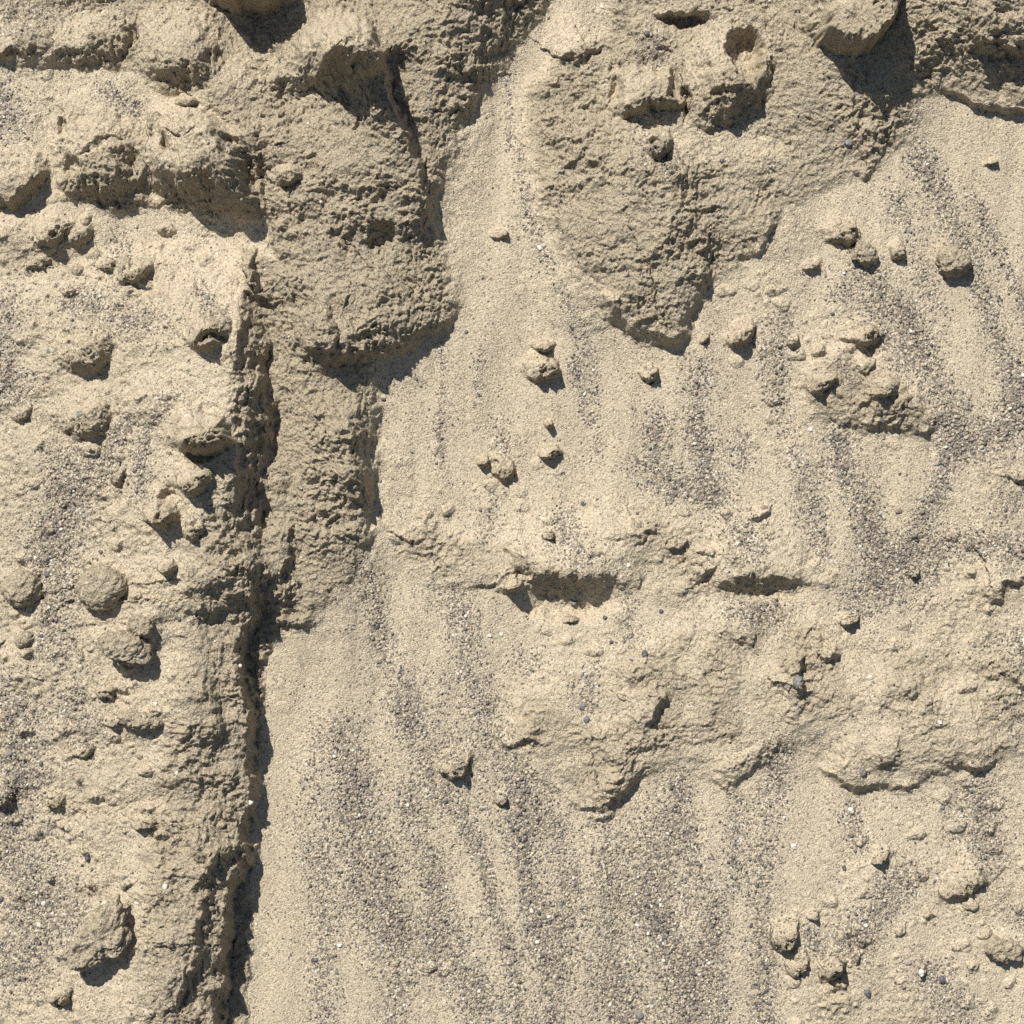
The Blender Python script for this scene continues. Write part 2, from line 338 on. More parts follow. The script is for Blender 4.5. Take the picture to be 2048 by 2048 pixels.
# upper left ground
bump(H, 60, 90, 90, 40, 30, 0, 1.6); bump(H, 420, 120, 120, 90, 34, 0, 1.5)
bump(H, 90, 470, 80, 45, 24, 0, 1.6); bump(H, 260, 540, 60, 30, 16, -30, 1.6)
scarp(H, [(470, 495, 0), (478, 560, 0), (520, 590, 26), (500, 560, 30), (505, 520, 24), (495, 495, 0)], 16, 30)
# right hand buttress
bump(H, 1230, 380, 150, 260, 34, 12, 1.6)
scarp(H, [(1200, 590, 0), (1235, 612, 20), (1262, 648, 26), (1310, 668, 34), (1345, 668, 38), (1362, 630, 36), (1386, 580, 26), (1410, 480, 20), (1425, 380, 0)], 34, 110)
scarp(H, [(1235, 640, 0), (1225, 600, 26), (1240, 590, 0)], 12, 20)
scarp(H, [(1500, 525, 0), (1518, 488, 20), (1542, 445, 22), (1545, 395, 0)], 18, 60)
bump(H, 1460, 330, 180, 160, 22, 0, 1.5)
bump(H, 1700, 120, 160, 150, 44, 0, 1.6)
bump(H, 1366, 42, 44, 15, -34, 10, 2.2)
scarp(H, [(1300, 26, 0), (1325, 24, 16), (1370, 20, 22), (1420, 28, 14), (1440, 40, 0)], 18, 50)
scarp(H, [(1120, 150, 0), (1145, 130, 0), (1150, 105, 22), (1180, 95, 22), (1205, 70, 0)], 20, 60)
scarp(H, [(1860, 170, 0), (1900, 182, 14), (1960, 204, 24), (2048, 218, 24), (2250, 220, 20)], 16, 140)
scarp(H, [(1930, 50, 0), (1968, 72, 30), (2008, 90, 30), (2050, 80, 24), (2250, 60, 20)], 34, 60)
bump(H, 1990, 20, 150, 130, 44, 0, 1.6)
scarp(H, [(1690, 330, 0), (1730, 345, 12), (1755, 310, 10), (1760, 270, 0)], 18, 40)
scarp(H, [(1350, 650, 0), (1338, 560, 30), (1326, 450, 44), (1322, 350, 44), (1350, 270, 0)], 100, 200)
scarp(H, [(1740, -90, 0), (1830, -60, 90), (2000, -70, 110), (2250, -60, 110)], 270, 100)
# side crust
bump(H, 1740, 760, 130, 70, 18, 20, 1.6)
scarp(H, [(1600, 800, 0), (1690, 845, 14), (1760, 840, 16), (1850, 850, 12), (1900, 830, 0)], 26, 80)
scarp(H, [(1730, 790, 0), (1762, 795, 16), (1785, 775, 16), (1780, 750, 0)], 22, 40)
scarp(H, [(1605, 780, 0), (1630, 776, 12), (1665, 760, 14), (1672, 740, 0)], 20, 30)
# the ledges across the middle
scarp(H, [(1052, 1165, 0), (1074, 1148, 36), (1100, 1140, 46), (1140, 1138, 48), (1200, 1142, 38), (1250, 1156, 18), (1290, 1165, 0)], 74, 90)
bump(H, 1150, 1200, 92, 34, -36, -6, 2.0)
bump(H, 1096, 1172, 22, 28, -18, 20, 2)
scarp(H, [(1410, 1160, 0), (1445, 1160, 24), (1515, 1150, 30), (1585, 1154, 24), (1650, 1168, 0)], 44, 80)
bump(H, 1525, 1178, 88, 22, -22, -2, 2.0)
scarp(H, [(985, 1168, 0), (1008, 1172, 20), (1034, 1180, 26), (1050, 1172, 0)], 14, 30)
scarp(H, [(880, 1170, 0), (940, 1168, 8), (980, 1160, 12), (1050, 1125, 14), (1075, 1115, 0)], 14, 60)
scarp(H, [(760, 1052, 0), (800, 1058, 12), (815, 1074, 16), (845, 1072, 8), (870, 1080, 0)], 12, 40)
scarp(H, [(1180, 1060, 0), (1275, 1072, 16), (1300, 1060, 18), (1310, 1030, 0)], 16, 50)
scarp(H, [(1385, 1160, 0), (1405, 1150, 24), (1425, 1130, 18), (1440, 1120, 0)], 14, 30)
scarp(H, [(1500, 1025, 0), (1512, 1032, 16), (1530, 1028, 16), (1538, 1012, 0)], 10, 16)
# lower crust
bump(H, 1330, 1400, 300, 130, 26, -6, 1.6); bump(H, 1800, 1440, 230, 100, 24, 4, 1.6)
scarp(H, [(1000, 1480, 0), (1080, 1540, 8), (1150, 1606, 10), (1205, 1612, 24), (1240, 1590, 30), (1266, 1552, 22), (1300, 1530, 8), (1340, 1526, 0)], 18, 90)
scarp(H, [(1160, 1625, 0), (1185, 1638, 12), (1215, 1632, 14), (1226, 1615, 0)], 12, 20)
scarp(H, [(1010, 1495, 0), (1015, 1485, 10), (1060, 1478, 10), (1100, 1490, 0)], 12, 30)
scarp(H, [(1272, 1465, 0), (1300, 1432, 22), (1318, 1395, 30), (1308, 1360, 0)], 24, 70)
scarp(H, [(1240, 1560, 0), (1260, 1500, 14), (1290, 1480, 14), (1340, 1470, 0)], 20, 50)
scarp(H, [(1390, 1240, 0), (1445, 1258, 18), (1500, 1262, 22), (1540, 1245, 0)], 34, 60)
scarp(H, [(1580, 1405, 0), (1602, 1376, 30), (1596, 1326, 24), (1570, 1300, 0)], 15, 60)
scarp(H, [(1620, 1300, 0), (1642, 1312, 16), (1664, 1314, 26), (1668, 1285, 0)], 14, 40)
scarp(H, [(1400, 1550, 0), (1460, 1560, 16), (1500, 1545, 14), (1530, 1500, 12), (1570, 1475, 0)], 18, 60)
scarp(H, [(1640, 1530, 0), (1668, 1548, 20), (1705, 1574, 26), (1740, 1566, 20), (1830, 1562, 12), (1900, 1528, 12), (1960, 1530, 22), (2012, 1512, 0)], 16, 120)
scarp(H, [(1720, 1520, 0), (1775, 1515, 14), (1790, 1490, 14), (1800, 1460, 0)], 18, 40)
scarp(H, [(1780, 1380, 0), (1820, 1380, 14), (1850, 1368, 0)], 20, 40)
scarp(H, [(1955, 1188, 0), (1990, 1190, 20), (2016, 1164, 22), (2055, 1150, 16), (2200, 1120, 0)], 16, 80)
scarp(H, [(1975, 1318, 0), (2010, 1342, 18), (2056, 1372, 24), (2200, 1450, 0)], 18, 90)
scarp(H, [(1660, 1235, 0), (1690, 1246, 12), (1720, 1236, 0)], 10, 30)
scarp(H, [(1760, 1770, 0), (1745, 1730, 0), (1775, 1715, 12), (1790, 1695, 0)], 12, 20)
scarp(H, [(1860, 1790, 0), (1900, 1790, 14), (1960, 1760, 14), (1985, 1740, 0)], 22, 50)
scarp(H, [(1640, 1950, 0), (1655, 1952, 20), (1675, 1930, 20), (1690, 1910, 0)], 12, 30)
for x, y in ((30, 640), (60, 1330), (330, 1240), (120, 1500), (300, 1560), (60, 1760), (180, 1560), (300, 800), (60, 900), (250, 1030)):
    bump(H, x, y, 55, 45, 9, 0, 1.3)

# soft relief of the sand fans, drawn out down the bank
fan = (1 - ROCK)
H += fan * (6.5 * gn(SX / 70 + SY / 500, SY / 460, 31) + 1.5 * gn(SX / 28, SY / 300, 32) + 1.6 * gn(GX / 70, GY / 90, 33)) * INW
H0 = H.copy()
for cx, cy, rx, ry, h in MOUNDS:
    bump(H, cx, cy - .62 * ry, 1.05 * rx, .85 * ry, .72 * h, 0, 1.25, SX, SY)
macro = H.copy()

bump(H, 452, 345, 15, 52, 36, -20, 1.4); bump(H, 318, 325, 26, 44, 26, -10, 1.4)
scarp(H, [(338, 300, 0), (352, 270, 44), (386, 258, 66), (414, 276, 50), (434, 318, 0)], 56, 46)
scarp(H, [(545, 440, 0), (506, 410, 40), (476, 345, 56), (482, 285, 44), (484, 250, 0)], 50, 60)
# half buried stones: a gentle sand covered back, a steep broken lower face
CUT = np.full(GX.shape, -1, np.int16)
for k, (pts, h, fi, fo, *_) in enumerate(SET):
    cx = sum(p[0] for p in pts) / len(pts); cy = sum(p[1] for p in pts) / len(pts)
    an = np.array([math.atan2(y - cy, x - cx) for x, y in pts]); ra = np.array([math.hypot(x - cx, y - cy) for x, y in pts])
    o_ = np.argsort(an); an, ra = an[o_], ra[o_]; an3 = np.concatenate([an - 2 * math.pi, an, an + 2 * math.pi]); ra3 = np.tile(ra, 3)
    m = 1.9 * ra.max(); b = box(cx - m, cx + m, cy - m, cy + m)
    wz = .55 if ra.mean() < 60 else 1.0
    x = GX[b] + wz * (WX[b] - GX[b]) - cx; y = GY[b] + wz * (WY[b] - GY[b]) - cy
    th = np.arctan2(y, x); dist = np.sqrt(x * x + y * y)
    rho = dist / (np.interp(th, an3, ra3) * .5 + .5 * np.interp(th + .12, an3, ra3))
    low = ss(-.45, .5, (x * .47 + y * .88) / (dist + 1e-3))
    out_ = (1.42 if k >= NBIG else 1.22) + (fo - (1.42 if k >= NBIG else 1.22)) * low; in_ = .1 + (fi - .1) * low
    f = 1 - ss(in_, out_, rho) ** (1 + .25 * low)
    f *= 1 + .12 * np.clip((x * .3 + y * .9) / ra.mean(), -1, 1)
    if k >= NBIG:
        sz = max(14., ra.mean())
        f *= 1 + (.15 if c_seed[k - NBIG] in (52, 53, 57, 58, 71, 109, 110) else .34) * gn(x / (sz * .55) + k, y / (sz * .5), 600 + k) + .32 * np.abs(gn(x / (sz * .28), y / (sz * .25), 700 + k)) * low
    H[b] += h * f
    rm = ss(1.12, .92, rho) * (.35 + .65 * low)
    ROCK[b] = np.maximum(ROCK[b] * (1 - .5 * ss(1.1, .8, rho)), rm)
    CUT[b] = np.where(rho < 1.03, k, CUT[b])
for px_, py_, rx_, ry_, rt_, dd_ in PITS: bump(H, px_, py_, rx_, ry_, -dd_, rt_, 1.6 if rx_ < 26 else 2.8)

# rough crust: nodules, flutes and pits
gy, gx = np.gradient(H, ax, ax)
steep = ss(.25, 1.1, np.sqrt(gx * gx + gy * gy)).astype(np.float32)
w1, v1 = worley(WX / 21, WY / 17, 41)
w2, v2 = worley(GX / 9.5 + 3 * gn(GX / 40, GY / 40, 43), GY / 8, 42)
patch = ss(-.35, .45, gn(GX / 120, GY / 120, 44))
rdg = lambda a, sx, sy, sd: a * (.42 - np.abs(gn(WX / sx + .6 * gn(GX / 30, GY / 30, sd + 1), WY / sy, sd)))
r = (7.5 * (1 - w1) * (.25 + v1) + 4.0 * gn(GX / 30, GY / 30, 45) + 3.6 * (1 - w2) * (.2 + v2) + 1.5 * gn(GX / 6.2, GY / 6.2, 46)
     + 11 * gn(GX / 75, GY / 60, 47) + rdg(9, 26, 19, 401) + rdg(3.6, 12, 10, 405) + rdg(11, 58, 46, 409))
w3, v3 = worley(GX / 44 + .3 * gn(GX / 30, GY / 30, 81), GY / 38, 82); w4, v4 = worley(GX / 19, GY / 17, 83)
cz = np.zeros(GX.shape, np.float32)
for c in ((180, 1000, 260, 700, 1), (150, 1700, 220, 400, .9), (1900, 1800, 260, 260, .9), (1700, 1980, 160, 120, .9), (1400, 1080, 240, 90, .9), (860, 1060, 130, 60, 1), (1950, 1180, 160, 160, .8),
          (1640, 760, 160, 160, .8), (1900, 1400, 200, 100, .7), (1250, 1280, 200, 120, .6), (950, 950, 160, 80, .5), (200, 500, 250, 100, .7), (1500, 560, 160, 120, .5), (850, 1930, 120, 90, .4)):
    bump(cz, c[0], c[1], c[2], c[3], c[4])
cz = np.clip(cz, 0, 1)
H += INW * cz * (14 * np.clip(.36 - w3, 0, 1) / .36 * ss(.62, .9, v3) + 6.5 * np.clip(.42 - w4, 0, 1) / .42 * ss(.6, .95, v4)) * (1 + .5 * gn(GX / 9, GY / 9, 84))
ROCK = np.maximum(ROCK, cz * .5 * ss(.40, .25, w3) * ss(.6, .75, v3))
flute = (7 * gn(WX / 9, WY / 34, 48) + 3 * gn(WX / 4.4, WY / 18, 49) + 9 * gn(WX / 22, WY / 30, 50))
holes = -7 * ss(.62, .9, _h(np.floor(WX / 14), np.floor(WY / 14), 51)) * np.clip(1 - worley(WX / 14, WY / 14, 51)[0] * 2.6, 0, 1)
H += ROCK * INW * (r * (.5 + .75 * patch) + holes * (.3 + .7 * steep)) + steep * INW * flute * (.35 + .65 * ROCK)

# ------------------------------------------------------------------ grit: lag of dark coarse grains in streaks
GRIT = np.zeros(GX.shape, np.float32)
def streak(pts, w, a):
    p3 = [(x, y, 1.0) for x, y in pts]
    xs = [p[0] for p in pts]; ys = [p[1] for p in pts]; m = 2.6 * w
    b = box(min(xs) - m, max(xs) + m, min(ys) - m, max(ys) + m)
    if len(pts) == 1:
        d2 = (SX[b] - xs[0]) ** 2 + (SY[b] - ys[0]) ** 2
    else:
        d2 = polydist(SX[b], SY[b], p3)[0] ** 2
    GRIT[b] = 1 - (1 - GRIT[b]) * (1 - a * np.exp(-d2 / (w * w)))
STREAKS = [
 ([(728, 1140), (760, 1260), (800, 1400), (850, 1500), (870, 1600)], 24, .6),
 ([(905, 1200), (940, 1300), (960, 1400), (1020, 1540), (1110, 1650), (1130, 1780), (1120, 2000)], 26, .62),
 ([(680, 1480), (700, 1640), (740, 1760), (780, 1880)], 44, .6), ([(640, 1700), (660, 1900), (640, 2100)], 30, .4),
 ([(760, 1800), (800, 1850), (850, 1870), (900, 1900), (960, 2000)], 40, .75), ([(800, 1960), (790, 2060)], 30, .6),
 ([(818, 1590), (850, 1700), (880, 1800), (900, 1850)], 26, .8), ([(715, 1560), (730, 1650), (780, 1740)], 26, .6),
 ([(900, 1590), (960, 1700), (990, 1820), (1020, 1920), (1050, 2080)], 17, .78),
 ([(1020, 1560), (1045, 1700), (1070, 1820), (1100, 1950), (1120, 2080)], 26, .75), ([(1110, 1640), (1135, 1760)], 20, .6),
 ([(1330, 1640), (1310, 1720), (1300, 1800), (1350, 1900), (1400, 2080)], 40, .7), ([(1420, 1800), (1430, 2080)], 26, .75),
 ([(1560, 1500), (1540, 1650), (1520, 1800), (1530, 2080)], 26, .6), ([(1480, 1600), (1470, 1760)], 22, .4), ([(1200, 1650), (1220, 1850), (1260, 2080)], 34, .5),
 ([(1290, 1750), (1300, 2080)], 110, .35), ([(1360, 1560), (1390, 1700), (1400, 1800)], 18, .5),
 ([(1400, 740), (1395, 850), (1410, 920), (1425, 985)], 22, .8), ([(1310, 850), (1305, 940), (1350, 975), (1420, 990)], 24, .75), ([(1480, 880), (1480, 930)], 20, .6),
 ([(1560, 640), (1560, 760), (1570, 860), (1610, 960), (1635, 1080)], 17, .5), ([(1520, 700), (1540, 800)], 14, .3), ([(1640, 1000), (1645, 1110)], 14, .45),
 ([(1680, 880), (1710, 980), (1740, 1070), (1770, 1110)], 27, .88), ([(1905, 880), (1880, 960), (1850, 1030), (1800, 1120), (1760, 1170)], 17, .82),
 ([(1720, 540), (1780, 600), (1850, 700), (1890, 800), (1910, 870)], 27, .82), ([(1690, 580), (1760, 640), (1800, 720)], 26, .5),
 ([(1850, 330), (1900, 430), (1960, 560), (2010, 700), (2060, 820)], 24, .72), ([(1790, 400), (1830, 500), (1880, 620)], 20, .38), ([(1950, 400), (2060, 640)], 15, .55),
 ([(1830, 230), (1850, 330)], 20, .3), ([(2060, 780), (2010, 860), (1930, 880)], 34, .9), ([(1780, 1120), (1900, 1080), (2060, 1100)], 27, .72),
 ([(1760, 1165)], 46, .85), ([(1720, 1200)], 30, .7), ([(2040, 1290)], 40, .6), ([(1860, 1140), (1850, 1170)], 22, .6),
 ([(0, 190), (20, 240)], 38, .85), ([(215, 185), (270, 215)], 16, .85), ([(150, 600), (250, 640), (330, 650)], 27, .6), ([(0, 700), (20, 790)], 30, .75),
 ([(140, 940), (135, 1020), (90, 1110), (110, 1150)], 40, .95), ([(285, 900), (285, 990)], 17, .7), ([(10, 620)], 36, .5), ([(100, 1220), (115, 1300)], 30, .65),
 ([(240, 860), (200, 940)], 22, .5), ([(330, 800), (300, 860)], 16, .5), ([(0, 1400), (60, 1480), (30, 1560)], 48, .7), ([(20, 1660), (100, 1810), (20, 1920)], 60, .7), ([(140, 1400), (180, 1460)], 34, .5),
 ([(20, 60), (120, 20)], 26, .4), ([(230, 480), (240, 510)], 22, .4), ([(410, 590), (430, 620)], 18, .6),
 ([(1015, 150), (1020, 290)], 9, .5), ([(1040, 300), (1050, 400), (1090, 520)], 14, .28), ([(1090, 520), (1160, 650), (1190, 760), (1195, 900)], 12, .4), ([(1140, 640), (1170, 850)], 8, .35),
 ([(885, 700), (880, 850), (880, 940)], 9, .45), ([(960, 680), (955, 800)], 9, .3), ([(1000, 860), (1010, 900)], 22, .35), ([(1130, 1060), (1160, 1110)], 28, .65), ([(1310, 90)], 24, .6), ([(1310, 120)], 18, .5),
 ([(1147, 735)], 14, .7), ([(970, 1070), (968, 1085)], 9, .85), ([(985, 1000), (980, 1050)], 12, .4), ([(1480, 1060), (1500, 1100)], 27, .75), ([(1480, 1220), (1540, 1230)], 30, .55), ([(1260, 1200), (1250, 1290)], 17, .4),
 ([(1960, 1600), (1950, 1660), (1980, 1700)], 36, .88), ([(1700, 1620), (1720, 1680)], 17, .75), ([(1810, 1760), (1750, 1830), (1700, 1890)], 34, .75), ([(1620, 1870), (1640, 1900)], 17, .6),
 ([(1860, 1950), (1930, 2060)], 34, .5), ([(1185, 1340), (1170, 1400)], 20, .5), ([(1040, 1310), (1060, 1340)], 20, .4), ([(2040, 1420)], 30, .55), ([(2040, 1830)], 22, .6), ([(1290, 290), (1340, 330)], 22, .55),
 ([(1690, 740), (1700, 760)], 16, .6), ([(1440, 420), (1440, 440)], 12, .3), ([(2010, 1010), (2048, 1000)], 26, .35),
 ([(860, 1420), (920, 1500), (980, 1620)], 60, .28), ([(620, 1560), (610, 1700)], 30, .25),
]
for s in STREAKS: streak(s[0], s[1] * (1.4 if s[1] > 10 else 1.2), s[2] * .56)
for s in STREAKS: streak(s[0], s[1] * .85, s[2] * .5)
GRIT *= .62 + .55 * (gn(SX / 60, SY / 160, 61) + .6) * .8
GRIT = np.clip(GRIT + .05 * (gn(GX / 90, GY / 90, 62)), 0, 1)
GRIT = np.maximum(GRIT, (1 - INW) * np.clip(.5 * gn(GX / 200, GY / 900, 63), 0, .5))

# grain-scale relief
c1, cv = worley(GX / 6.5, GY / 6.5, 71)
H += INW * ((.36 + .3 * ROCK + 1.6 * GRIT) * (.9 - c1) * (.3 + cv) * (1.0 + .6 * GRIT) + (.5 + .5 * ROCK) * gn(GX / 4.1, GY / 4.1, 72) + (.25 + .9 * ROCK) * gn(GX / 9, GY / 9, 73))

# ------------------------------------------------------------------ sampling helpers
def samp(A, x, y):
    j = min(max(int(np.searchsorted(ax, x)) - 1, 0), N - 2); i = min(max(int(np.searchsorted(ax, y)) - 1, 0), N - 2)
    tx = (x - ax[j]) / (ax[j + 1] - ax[j]); ty = (y - ax[i]) / (ax[i + 1] - ax[i])
    return float((A[i, j] * (1 - tx) + A[i, j + 1] * tx) * (1 - ty) + (A[i + 1, j] * (1 - tx) + A[i + 1, j + 1] * tx) * ty)
def place(x, y, z):
    """photo-scale millimetres to bank metres, allowing for how near the camera the surface stands"""
    k = 1 - z / 1000 / D
    return Vector(((x - 1024) / 1000 * k, (1024 - y) / 1000 * k, z / 1000))

# ------------------------------------------------------------------ materials
def ground_material(name, use_attr, rock_const=1.0, grit_const=0.05):
    m = bpy.data.materials.new(name); m.use_nodes = True
    t = m.node_tree; t.nodes.clear(); L = t.links.new
    def nd(k, **kw):
        n = t.nodes.new(k)
        for a, b in kw.items(): setattr(n, a, b)
        return n
    def math_(op, a, b=None, c=None):
        n = nd('ShaderNodeMath', operation=op)
        for i, v in enumerate((a, b, c)):
            if v is None: continue
            if isinstance(v, (int, float)): n.inputs[i].default_value = v
            else: L(v, n.inputs[i])
        return n.outputs[0]
    def mix(f, a, b):
        n = nd('ShaderNodeMix', data_type='RGBA')
        for s, v in ((n.inputs[0], f), (n.inputs[6], a), (n.inputs[7], b)):
            if isinstance(v, (int, float)): s.default_value = v
            elif isinstance(v, tuple): s.default_value = (*v, 1)
            else: L(v, s)
        return n.outputs[2]
    co = nd('ShaderNodeAttribute', attribute_name='bank_pos').outputs['Vector'] if use_attr == 2 else nd('ShaderNodeTexCoord').outputs['Object']
    if use_attr:
        grit = nd('ShaderNodeAttribute', attribute_name='grit').outputs['Fac']
        rock = nd('ShaderNodeAttribute', attribute_name='rock').outputs['Fac']
    else:
        v = nd('ShaderNodeValue'); v.outputs[0].default_value = grit_const; grit = v.outputs[0]
        v = nd('ShaderNodeValue'); v.outputs[0].default_value = rock_const; rock = v.outputs[0]
    def vor(scale):
        n = nd('ShaderNodeTexVoronoi'); n.inputs['Scale'].default_value = scale; L(co, n.inputs['Vector'])
        sp = nd('ShaderNodeSeparateColor'); L(n.outputs['Color'], sp.inputs[0]); return n, sp
    def noi(scale, det=3, rough=.55):
        n = nd('ShaderNodeTexNoise'); n.inputs['Scale'].default_value = scale; n.inputs['Detail'].default_value = det
        n.inputs['Roughness'].default_value = rough; L(co, n.inputs['Vector']); return n.outputs['Fac']
    vf, cf = vor(400); vc, cc = vor(260)
    n_big = noi(3.2, 4); n_mid = noi(26, 4, .65); n_fine = noi(420, 2)
    sand = mix(n_big, (.448, .374, .264), (.508, .434, .316))
    stone = mix(n_mid, (.378, .314, .218), (.470, .399, .286))
    base = mix(math_('MULTIPLY', rock, .8), sand, stone)
    # every fine grain has its own tone
    rampf = nd('ShaderNodeValToRGB'); L(cf.outputs[0], rampf.inputs[0])
    e = rampf.color_ramp.elements; e[0].position = 0; e[0].color = (.34, .32, .31, 1); e[1].position = 1; e[1].color = (1.36, 1.36, 1.36, 1)
    for p, c in ((.07, (.52, .5, .49)), (.2, (.78, .78, .78)), (.6, (1.0, 1.0, 1.0)), (.88, (1.16, 1.16, 1.16))):
        q = e.new(p); q.color = (*c, 1)
    mul = nd('ShaderNodeMix', data_type='RGBA', blend_type='MULTIPLY'); L(math_('ADD', .25, math_('MULTIPLY', noi(14, 4, .6), 1.1)), mul.inputs[0])
    L(base, mul.inputs[6]); L(rampf.outputs[0], mul.inputs[7]); base2 = mul.outputs[2]
    # coarse dark, violet-grey, brown and white grains where the grit lies
    rampd = nd('ShaderNodeValToRGB'); L(cc.outputs[1], rampd.inputs[0])
    e = rampd.color_ramp.elements; rampd.color_ramp.interpolation = 'CONSTANT'
    e[0].position = 0; e[0].color = (.078, .070, .062, 1); e[1].position = .93; e[1].color = (.62, .58, .49, 1)
    for p, c in ((.17, (.145, .125, .106)), (.38, (.215, .180, .143)), (.56, (.31, .265, .20)), (.68, (.18, .158, .132)), (.82, (.42, .36, .26))):
        q = e.new(p); q.color = (*c, 1)
    sel = math_('LESS_THAN', cc.outputs[0], math_('MULTIPLY', math_('ADD', grit, .012), .86))
    col = mix(sel, base2, rampd.outputs[0])
    self2 = math_('LESS_THAN', cf.outputs[1], math_('MULTIPLY', math_('ADD', grit, .03), .42))
    col = mix(self2, col, mix(cf.outputs[2], (.11, .097, .084), (.32, .265, .195)))
    bs = nd('ShaderNodeBsdfPrincipled'); bs.inputs['Roughness'].default_value = .92; bs.inputs['Specular IOR Level'].default_value = .25
    L(col, bs.inputs['Base Color'])
    hf = math_('MULTIPLY', math_('SUBTRACT', 1, vf.outputs['Distance']), .0012)
    hc = math_('MULTIPLY', math_('MULTIPLY', math_('SUBTRACT', 1, vc.outputs['Distance']), math_('ADD', grit, .12)), .0024)
    hr = math_('MULTIPLY', math_('MULTIPLY', noi(110, 5, .7), rock), .009)
    hh = math_('ADD', math_('ADD', hf, hc), math_('ADD', hr, math_('MULTIPLY', n_fine, .0010)))
    bp = nd('ShaderNodeBump'); bp.inputs['Strength'].default_value = 1.0; bp.inputs['Distance'].default_value = 1.0
    L(hh, bp.inputs['Height']); L(bp.outputs[0], bs.inputs['Normal'])
    o = nd('ShaderNodeOutputMaterial'); L(bs.outputs[0], o.inputs[0])
    return m
M_BANK = ground_material('bank_sand', True)
M_SET = ground_material('half_buried_sandstone', 2)
M_CLOD = ground_material('crumbly_sandstone', False, .95, .04)

def pebble_material(name, c1, c2, rough=.6):
    m = bpy.data.materials.new(name); m.use_nodes = True; t = m.node_tree; b = t.nodes['Principled BSDF']
    n = t.nodes.new('ShaderNodeTexNoise'); n.inputs['Scale'].default_value = 300
    co = t.nodes.new('ShaderNodeTexCoord'); t.links.new(co.outputs['Object'], n.inputs['Vector'])
    mx = t.nodes.new('ShaderNodeMix'); mx.data_type = 'RGBA'; mx.inputs[6].default_value = (*c1, 1); mx.inputs[7].default_value = (*c2, 1)
    t.links.new(n.outputs['Fac'], mx.inputs[0]); t.links.new(mx.outputs[2], b.inputs['Base Color']); b.inputs['Roughness'].default_value = rough
    return m
PM = {'dark': pebble_material('dark_pebble', (.05, .05, .055), (.13, .125, .13)),
      'blue': pebble_material('blue_grey_pebble', (.13, .130, .122), (.22, .215, .195)),
      'white': pebble_material('white_pebble', (.50, .47, .40), (.74, .70, .62)),
      'brown': pebble_material('brown_pebble', (.16, .115, .085), (.30, .22, .17)),
      'pink': pebble_material('mauve_pebble', (.22, .17, .17), (.36, .29, .28)),
      'tan': pebble_material('tan_pebble', (.36, .30, .20), (.50, .42, .30))}

# ------------------------------------------------------------------ mesh building
def mesh_from(name, co, quads, mat, attrs=None, smooth=True):
    me = bpy.data.meshes.new(name)
    k = quads.shape[1]
    me.vertices.add(len(co)); me.vertices.foreach_set('co', co.astype(np.float32).ravel())
    me.loops.add(quads.size); me.loops.foreach_set('vertex_index', quads.astype(np.int32).ravel())
    me.polygons.add(len(quads)); me.polygons.foreach_set('loop_start', np.arange(0, quads.size, k, dtype=np.int32))
    me.polygons.foreach_set('loop_total', np.full(len(quads), k, np.int32))
    if smooth: me.polygons.foreach_set('use_smooth', np.ones(len(quads), bool))
    for n_, a in (attrs or {}).items():
        at = me.attributes.new(n_, 'FLOAT', 'POINT'); at.data.foreach_set('value', a.astype(np.float32).ravel())
    me.materials.append(mat); me.update(calc_edges=True)
    return me
def link(name, me, **props):
    o = bpy.data.objects.new(name, me); C.objects.link(o)
    for k, v in props.items(): o[k] = v
    return o

K = 1 - macro / 1000 / D
VX = (GX - 1024) / 1000 * K; VY = (1024 - GY) / 1000 * K; VZ = H / 1000
CO = np.stack([VX, VY, VZ], -1).reshape(-1, 3)
idx = np.arange(N * N).reshape(N, N)
cutv = CUT >= 0
ins = cutv.copy()
for _ in range(2):
    e = ins.copy(); e[1:] &= ins[:-1]; e[:-1] &= ins[1:]; e[:, 1:] &= ins[:, :-1]; e[:, :-1] &= ins[:, 1:]; ins = e
COS = CO.copy(); COS[ins.reshape(-1), 2] -= .012
tu = np.stack([np.gradient(VX, axis=1), np.gradient(VY, axis=1), np.gradient(VZ, axis=1)], -1)
tv = np.stack([np.gradient(VX, axis=0), np.gradient(VY, axis=0), np.gradient(VZ, axis=0)], -1)
NRM = np.cross(tv, tu); NRM /= np.linalg.norm(NRM, axis=-1, keepdims=True); NRM = NRM.reshape(-1, 3).astype(np.float32)
del tu, tv
# winding so the faces look out of the bank
Q = np.stack([idx[:-1, :-1], idx[1:, :-1], idx[1:, 1:], idx[:-1, 1:]], -1).reshape(-1, 4)
fx = ((GX[:-1, :-1] + GX[1:, 1:]) / 2).reshape(-1); fy = ((GY[:-1, :-1] + GY[1:, 1:]) / 2).reshape(-1)
fr = ROCK[:-1, :-1].reshape(-1)
lab = np.zeros(len(Q), np.int8)
solid = fr > .42
lab[solid & (fx < 1100) & (fy < 1320)] = 1
lab[solid & (fx < 560) & ((fx < 500) | (fy >= 1320)) & (fy > 520)] = 2
lab[solid & (fx >= 1030) & (fy < 900)] = 3
lab[solid & (fx >= 900) & (fy >= 900)] = 4
fa, fg = ROCK.reshape(-1), GRIT.reshape(-1)
for k, nm in enumerate(('sand_slope', 'sandstone_wall', 'sandstone_bench', 'sandstone_buttress', 'sandstone_crust')):
    q = Q[lab == k]
    used = np.zeros(len(CO), bool); used[q.ravel()] = True
    remap = np.cumsum(used) - 1
    me = mesh_from(nm, COS[used], remap[q], M_BANK, {'grit': fg[used], 'rock': fa[used]})
    a_ = me.attributes.new('custom_normal', 'FLOAT_VECTOR', 'POINT'); a_.data.foreach_set('vector', NRM[used].ravel())
    o = link(nm, me, kind='structure'); o.matrix_world = ROT

